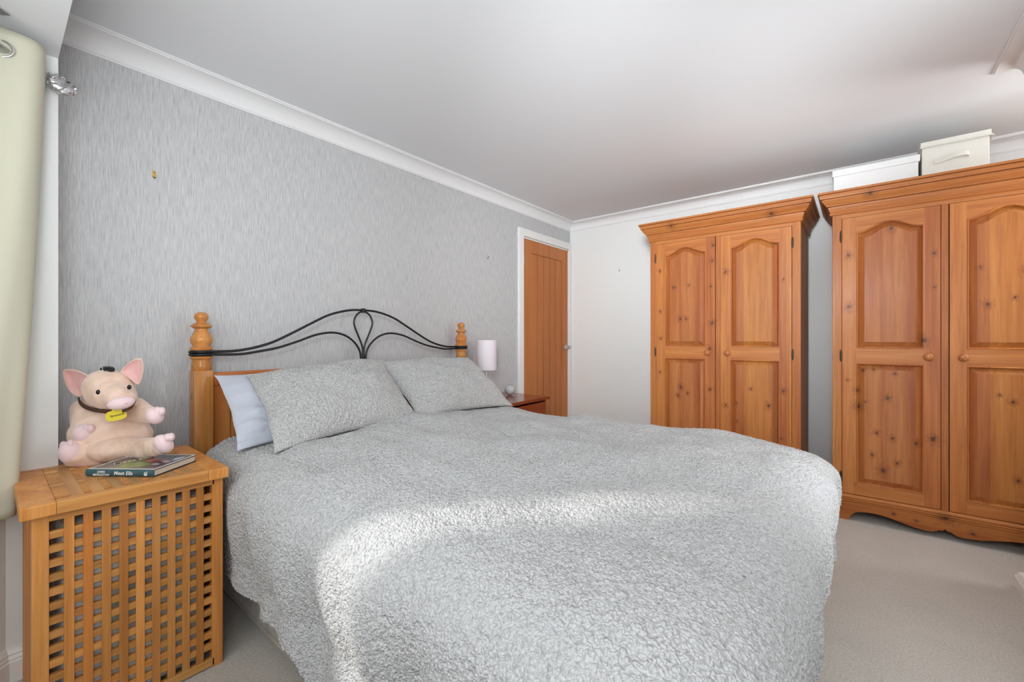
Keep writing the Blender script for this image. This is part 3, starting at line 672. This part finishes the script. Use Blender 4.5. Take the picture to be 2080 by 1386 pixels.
# ------------------------------------------------------------------ plush pig
pd = 1.42
pig = thing('plush_pig', 'pink plush toy pig with brown collar and yellow tag, sitting on the lattice chest', 'toy pig', (-1.90, .26, lz1))
def plush(name, c, c2, rough=.9):
    m = M(name, c, rough); m.out('Base Color', m.ramp(m.noise(m.coord(), 26, 3, .6), [(.3, c2), (.7, c)])); m.bump(m.noise(m.coord(), 620, 2), .3, .001)
    m.b.inputs['Sheen Weight'].default_value = .5; m.b.inputs['Sheen Roughness'].default_value = .4; return m.m
PEACH = plush('peach_plush', lin(242, 216, 198), lin(230, 196, 174)); PINK = plush('pale_pink_plush', lin(244, 220, 222), lin(236, 206, 208)); EARP = plush('ear_pink_plush', lin(238, 192, 188), lin(228, 176, 174)); COLLAR = plain('brown_collar', lin(74, 42, 24), .5); TUFT = plain('black_tuft', (.02, .022, .026), .8); EYE = plain('black_eye', (.005, .005, .005), .08)
PO = pig.location
VR = Matrix.Rotation(YAW, 3, 'Z')                    # columns: lateral, away, up
def Q(px, py, off=0): return P(px, py, pd+off)-Vector(PO)
k = pd/FPX; PCOS = math.cos(math.atan((CX-236)/FPX))
def basis(px): 
    d = ray(px, HY); a = math.atan2(-d.x, d.y); return Matrix.Rotation(a, 3, 'Z')
def E(mb, px, py, off, rx, rz, ry, roll=0, u=24, v=16):
    B = basis(px) @ Matrix.Diagonal((PCOS, 1, 1)) @ Matrix.Rotation(R(-roll), 3, 'Y'); mb.ell(Q(px, py, off), (rx*k, ry*k, rz*k), B, u, v)
def chain(mb, a, b, ra, rb, n=6, sq=1):
    for i in range(n+1):
        t = i/n; p = [a[j]*(1-t)+b[j]*t for j in range(3)]; r = ra*(1-t)+rb*t; E(mb, p[0], p[1], p[2], r, r, r*sq, 0, 16, 10)
def fuse(o, vox=.0035, sm=6, sub=0):
    md = o.modifiers.new('r', 'REMESH'); md.mode = 'VOXEL'; md.voxel_size = vox; md.use_smooth_shade = True
    md = o.modifiers.new('s', 'SMOOTH'); md.iterations = sm; md.factor = .6
mb = MB()
E(mb, 227, 884, .050, 92, 48, 50, -6); E(mb, 226, 860, .060, 78, 50, 44); E(mb, 240, 910, .022, 70, 27, 44); E(mb, 196, 899, .03, 52, 31, 38)   # belly
E(mb, 222, 791, .005, 57, 40, 44, -8); E(mb, 243, 806, -.028, 38, 26, 32, -6); E(mb, 228, 800, -.01, 48, 34, 40)                                    # head
chain(mb, (168, 838, .04), (166, 872, -.01), 28, 21); chain(mb, (276, 832, .04), (306, 843, -.005), 25, 17)                                           # arms
chain(mb, (200, 925, .00), (150, 921, -.045), 26, 25); chain(mb, (275, 915, .01), (325, 905, -.035), 23, 19)                                        # legs
body = mb.build('body', PEACH, pig, True); fuse(body)
tx = bpy.data.textures.new('crease', 'CLOUDS'); tx.noise_scale = .038; tx.noise_depth = 1
md = body.modifiers.new('d', 'DISPLACE'); md.texture = tx; md.strength = .009; md.mid_level = .5
for px, py, off, rx, rz, roll in ((170, 880, -.030, 23, 18, -12), (314, 845, -.022, 21, 16, -22)):
    mb = MB(); E(mb, px, py, off, rx, rz, 17, roll); E(mb, px+5, py-10, off-.004, 8, 9, 10, roll); E(mb, px+15, py-9, off-.002, 8, 9, 10, roll); o = mb.build('paw', PINK, pig, True); fuse(o, .0025, 4)
for px, py, off, rx, rz, roll in ((143, 919, -.062, 24, 22, -20), (332, 902, -.045, 24, 17, -28)):
    mb = MB(); E(mb, px, py, off, rx, rz, 16, roll); s = -1 if px < 200 else 1; E(mb, px+s*4+4, py-17 if px < 200 else py-13, off-.002, 8, 8, 12, roll); E(mb, px+s*16+(2 if px < 200 else 0), py-14, off-.001, 8, 8, 12, roll); o = mb.build('foot', PINK, pig, True); fuse(o, .0025, 4)
mb = MB(); E(mb, 246, 819, -.070, 28, 12.5, 13, 6, 28, 18); sn = mb.build('snout', PINK, pig, True)
for nx_, nz_ in ((236, 822), (256, 820)):
    mb = MB(); E(mb, nx_, nz_, -.0835, 2.6, 1.6, 1.6); mb.build('nostril', EARP, sn, True)
for px, py, off in ((199.5, 797, -.070), (262.5, 787, -.058)):
    mb = MB(); E(mb, px, py, off, 4.8, 4.8, 4.8, 0, 20, 14); mb.build('eye', EYE, pig, True)
def ear(out, tipoff, name):
    """out: outline px points (closed, base first two)"""
    cen = Vector((sum(p[0] for p in out)/len(out), sum(p[1] for p in out)/len(out), 0)); n = len(out)
    oc = [(p.x, p.y) for p in catmull([Vector((*p, 0)) for p in out+[out[0]]], 5)[:-1]]
    def ring(s, off): return [Q(cen.x+(x-cen.x)*s, cen.y+(y-cen.y)*s, off+tipoff) for x, y in oc]
    mb = MB(); mb.rings([ring(.2, .022), ring(.75, .017), ring(.97, .008), ring(1.0, 0), ring(.97, -.007), ring(.86, -.007), ring(.80, -.001), ring(.5, .007), ring(.2, .009)], cap0=True, cap1=True); e = mb.build('ear', PEACH, pig, True)
    mb = MB(); mb.rings([ring(.90, -.0078), ring(.80, -.0035), ring(.5, .002), ring(.2, .004)], cap1=True); mb.build('inner_ear', EARP, e, True)
ear([(183, 764), (160, 753), (140, 750), (128, 753), (130, 772), (139, 792), (152, 804), (166, 806), (173, 785)], .012, 'l')
ear([(243, 756), (252, 745), (266, 734), (280, 728), (289, 731), (292, 748), (289, 766), (281, 782), (266, 772)], .018, 'r')
mb = MB(); random.seed(3)
for i in range(60):
    a = random.uniform(-15, 13); b = random.uniform(-1, 1); p0 = Q(219+a, 754+abs(a)*.12, .0+b*.02); p1 = Q(219+a+random.uniform(-5, 5), 744+random.uniform(-2, 4)+abs(a)*.25, b*.025)
    mb.tube([p0, (p0+p1)/2+Vector((0, 0, .001)), p1], [.0022, .0018, .0006], 5)
mb.build('hair_tuft', TUFT, pig, True)
cp_ = [(159, 806, .02), (162, 817, .0), (172, 826, -.016), (188, 832, -.034), (206, 835, -.048), (226, 836.5, -.056), (246, 835, -.056), (262, 829, -.046), (271, 819, -.026), (276, 809, -.004), (277, 800, .020)]
pts = catmull([Q(*p) for p in cp_], 6); mb = MB()
rs = []
for i, p in enumerate(pts):
    t = (pts[min(i+1, len(pts)-1)]-pts[max(i-1, 0)]).normalized(); upv = Vector((0, 0, 1)); upv = (upv-t*upv.dot(t)).normalized(); o_ = t.cross(upv)
    rs.append([p+upv*.0065+o_*.0015, p+upv*.0065-o_*.0015, p-upv*.0065-o_*.0015, p-upv*.0065+o_*.0015])
mb.rings(rs, cap0=True, cap1=True); collar = mb.build('collar', COLLAR, pig, 40)
# tag
TB = basis(236) @ Matrix.Rotation(R(9), 3, 'Y').inverted()
tc = Q(236, 844, -.066); outl = []
for i in range(40):
    a = 2*math.pi*i/40; ca, sa = math.cos(a), math.sin(a); rx, rz = 20.5*k*PCOS, 10.2*k
    outl.append((math.copysign(abs(ca)**.62, ca)*rx, math.copysign(abs(sa)**.7, sa)*rz))
mb = MB(); mb.poly([tc+TB @ Vector((x, 0, z)) for x, z in outl], TB @ Vector((0, .003, 0))); mb.poly([tc+TB @ Vector((x*k*PCOS, -.001, z*k)) for x, z in ((-6, 8), (5, 8), (5, 14), (-6, 14))], TB @ Vector((0, .003, 0)))
TAGY = plain('yellow_tag', lin(226, 206, 40), .45); tg = mb.build('name_tag', TAGY, collar)
M4 = Matrix.Translation(tc+TB @ Vector((-.0165, -.0006, -.0040))) @ TB.to_4x4() @ Matrix.Rotation(R(90), 4, 'X') @ Matrix.Rotation(R(4), 4, 'Z')
text_mesh('tag_lettering', '"Brewster"', .0092, plain('olive_print', (.09, .07, .01), .5), tg, M4, shear=.3)

# ------------------------------------------------------------------ nightstand, lamp, glass ball
ns = thing('bedside_table', 'glossy red-brown bedside table with a drawer beside the door', 'bedside table', (-2.05, 2.46, 0))
def Nn(x, y, z): return (x+2.05, y-2.46, z)
mb = MB(); mb.box(Nn(-2.275, 2.245, .02), Nn(-1.835, 2.262, .585)); mb.box(Nn(-2.275, 2.658, .02), Nn(-1.835, 2.675, .585)); mb.box(Nn(-2.275, 2.262, .02), Nn(-2.26, 2.658, .585)); mb.box(Nn(-2.26, 2.262, .04), Nn(-1.84, 2.658, .06)); mb.box(Nn(-2.26, 2.262, .36), Nn(-1.84, 2.658, .375)); mb.box(Nn(-2.27, 2.25, .0), Nn(-1.85, 2.67, .03)); mb.build('cabinet', MAHOG, ns)
mb = MB(); mb.box(Nn(-2.28, 2.225, .59), Nn(-1.812, 2.695, .612), .005); mb.build('top', MAHOG, ns)
mb = MB(); mb.box(Nn(-1.838, 2.264, .385), Nn(-1.822, 2.656, .575), .003); dw = mb.build('drawer', MAHOG, ns)
mb = MB(); mb.lathe([(0, .006), (.01, .006), (.018, .011), (.024, .008), (.026, .002)], Nn(-1.822, 2.46, .48), 'x', 16); mb.build('knob', BRONZE, dw, True)
lm = thing('table_lamp', 'bedside lamp with white cylindrical shade and thin stem, behind the far pillow', 'lamp', (-2.12, 2.319, .612))
m = M('lamp_shade_fabric', lin(232, 224, 230), .8); m.b.inputs['Subsurface Weight'].default_value = .0; m.bump(m.noise(m.coord(), 400, 2), .1, .001); SHADE = m.m
mb = MB(); rs = []
for rr, z in ((.0745, .208), (.0755, .212), (.0755, .421), (.0745, .426), (.0735, .421), (.0735, .212), (.0745, .208)): rs.append([(rr*math.cos(R(i*7.5)), rr*math.sin(R(i*7.5)), z) for i in range(48)])
mb.rings(rs); mb.build('lamp_shade', SHADE, lm, 40)
mb = MB(); mb.lathe([(.0, .055), (.008, .055), (.014, .045), (.02, .012), (.03, .0045), (.30, .0045), (.30, .012), (.34, .012)], (0, 0, .0005), 'z', 24); mb.tube([(-.074, 0, .24), (.074, 0, .24)], .0015, 6); mb.tube([(0, -.074, .24), (0, .074, .24)], .0015, 6); mb.build('stem', plain('white_metal', (.8, .8, .8), .3), lm, 40)
m = M('frosted_glass', (.93, .95, .95), .08); m.b.inputs['Transmission Weight'].default_value = .45; m.b.inputs['IOR'].default_value = 1.25
gb = thing('glass_globe', 'small pale glass globe ornament on the red-brown bedside table', 'ornament', (-2.09, 2.555, .6125))
mb = MB(); pr = [(0, .012)]+[(.042+.040*math.sin(R(a)), .042*math.cos(R(a))) for a in range(-70, 61, 10)]+[(.080, .019)]+[(.042+.037*math.sin(R(a)), .039*math.cos(R(a))) for a in range(60, -71, -10)]+[(.006, .004)]
mb.lathe(pr, (0, 0, 0), 'z', 32); mb.build('globe', m.m, gb, True)
mb = MB(); mb.lathe([(.006, .015), (.012, .018), (.022, .018), (.022, .002)], (0, 0, 0), 'z', 16); mb.build('candle', plain('white_wax', (.8, .79, .76), .5), gb, 40)

# ------------------------------------------------------------------ wall fixings
t = thing('picture_hook', 'brass picture hook on the wallpaper above the toy pig', 'hook', (XW, .448, 1.74))
mb = MB(); mb.box((0, -.006, -.012), (.0016, .006, .016), .0005); mb.box((.0016, -.003, -.016), (.009, .003, -.013)); mb.box((.007, -.003, -.016), (.009, .003, -.004)); mb.build('plate', BRASS, t)
mb = MB(); mb.tube([(.0, 0, .004), (.008, 0, .010)], .0022, 8); mb.build('pin', BRASS, t)
NAIL = plain('grey_nail', (.12, .12, .12), .4, Metallic=.6)
def nail(loc, ax, label):
    t = MB(); v = Vector(ax); t.tube([(0, 0, 0), v*.012], .0014, 8); t.tube([v*.012, v*.014], .003, 10); t.box((-.001, -.004, -.016) if abs(v.x) < .5 else (0, -.004, -.016), (.001, .004, -.004) if abs(v.x) > .5 else (.004, 0, -.004))
    o = t.build('nail', NAIL, None); o.location = loc; tag(o, label, 'nail')
nail((XW, 2.533, 1.704), (1, 0, 0), 'small grey nail in the textured wallpaper beside the door frame')
nail((-1.758, YD, 1.704), (0, -1, 0), 'small grey nail in the plain wall between door and wardrobe')

# ------------------------------------------------------------------ curtain, pole
def cur(s, out=0): return Vector((-1.947+.68*s+.73*out, .108-.73*s+.68*out, 0))
CURTM = M('cream_lined_curtain', lin(207, 205, 184), .85); CURTM.bump(CURTM.noise(CURTM.coord(scale=(1, 1, .3)), 300, 3), .12, .001); CURT = CURTM.m
ct = thing('curtain', 'cream lined eyelet curtain hanging at the left edge of the bay', 'curtain', (-1.80, -.05, .545))
CT = Vector(ct.location)
nS, nZ = 220, 60; ss = np.linspace(0, 1, nS); zz = np.linspace(.546, 1.927, nZ); Pn = np.zeros((nS, nZ, 3))
for j, z in enumerate(zz):
    f = (z-.546)/(1.927-.546); sh = .085*(1-f)**1.3
    s = -.005+sh+ss*(.50-sh)
    ph = (s-sh*(1-ss)+.012)/.118*math.pi
    amp = .036-.014*(1-f); o_ = amp*np.sin(ph)+.008*np.sin(ph*2.3+f*2)*(1-f)
    Pn[:, j, 0] = -1.947+.68*s+.73*o_; Pn[:, j, 1] = .108-.73*s+.68*o_; Pn[:, j, 2] = z
Pn = Pn-np.array(CT)
cl = grid_mesh('cloth', Pn, CURT, ct); md = cl.modifiers.new('t', 'SOLIDIFY'); md.thickness = .004; md.offset = 0
ax = Vector((.68, -.73, 0)).normalized(); nrm = Vector((.73, .68, 0)).normalized()
for i in range(1, 5):
    s = -.012+.118*i; slope = -1 if i % 2 else 1; c0 = cur(s)-CT+Vector((0, 0, 1.868))
    dirn = (ax*.45+nrm*slope*.9).normalized()
    mb = MB(); mb.tube([c0+(dirn*math.cos(R(a*15))+Vector((0, 0, 1))*math.sin(R(a*15)))*.022 for a in range(25)], .0035, 8, False); mb.build('eyelet', CHROME, ct, True)
pole = thing('curtain_pole', 'chrome curtain pole end with twisted finial beside the wallpaper corner', 'curtain pole', tuple(cur(-.02)+Vector((0, 0, 1.866))))
PL_ = Vector(pole.location)
mb = MB(); mb.tube([cur(-.005)+Vector((0, 0, 1.866))-PL_, cur(.60)+Vector((0, 0, 1.866))-PL_], .0125, 16); mb.build('pole', CHROME, pole, True)
mb = MB(); rs = []; Lf = .085
for i in range(41):
    t_ = i/40; r0 = .011+.013*math.sin(min(1, t_*1.15)*math.pi)**.7 if t_ < .82 else .021-.06*(t_-.82); tw = t_*math.pi*1.6
    c0 = -ax*(t_*Lf)
    rs.append([c0+(nrm*math.cos(R(kk*10)+tw)+Vector((0, 0, 1))*math.sin(R(kk*10)+tw))*max(.002, r0)*(1+.20*math.cos(R(kk*10)*5)) for kk in range(36)])
mb.rings(rs, cap0=True, cap1=True); mb.build('finial', CHROME, pole, 50)
mb = MB(); b0 = cur(.165, .02)+Vector((0, 0, ZB-.004))-PL_; mb.poly([b0-ax*.05-nrm*.012, b0+ax*.02-nrm*.012, b0+ax*.02+nrm*.012, b0-ax*.05+nrm*.012], (0, 0, .004)); mb.tube([b0, b0-Vector((0, 0, .08))], .005, 10); mb.build('bracket', CHROME, pole, 40)
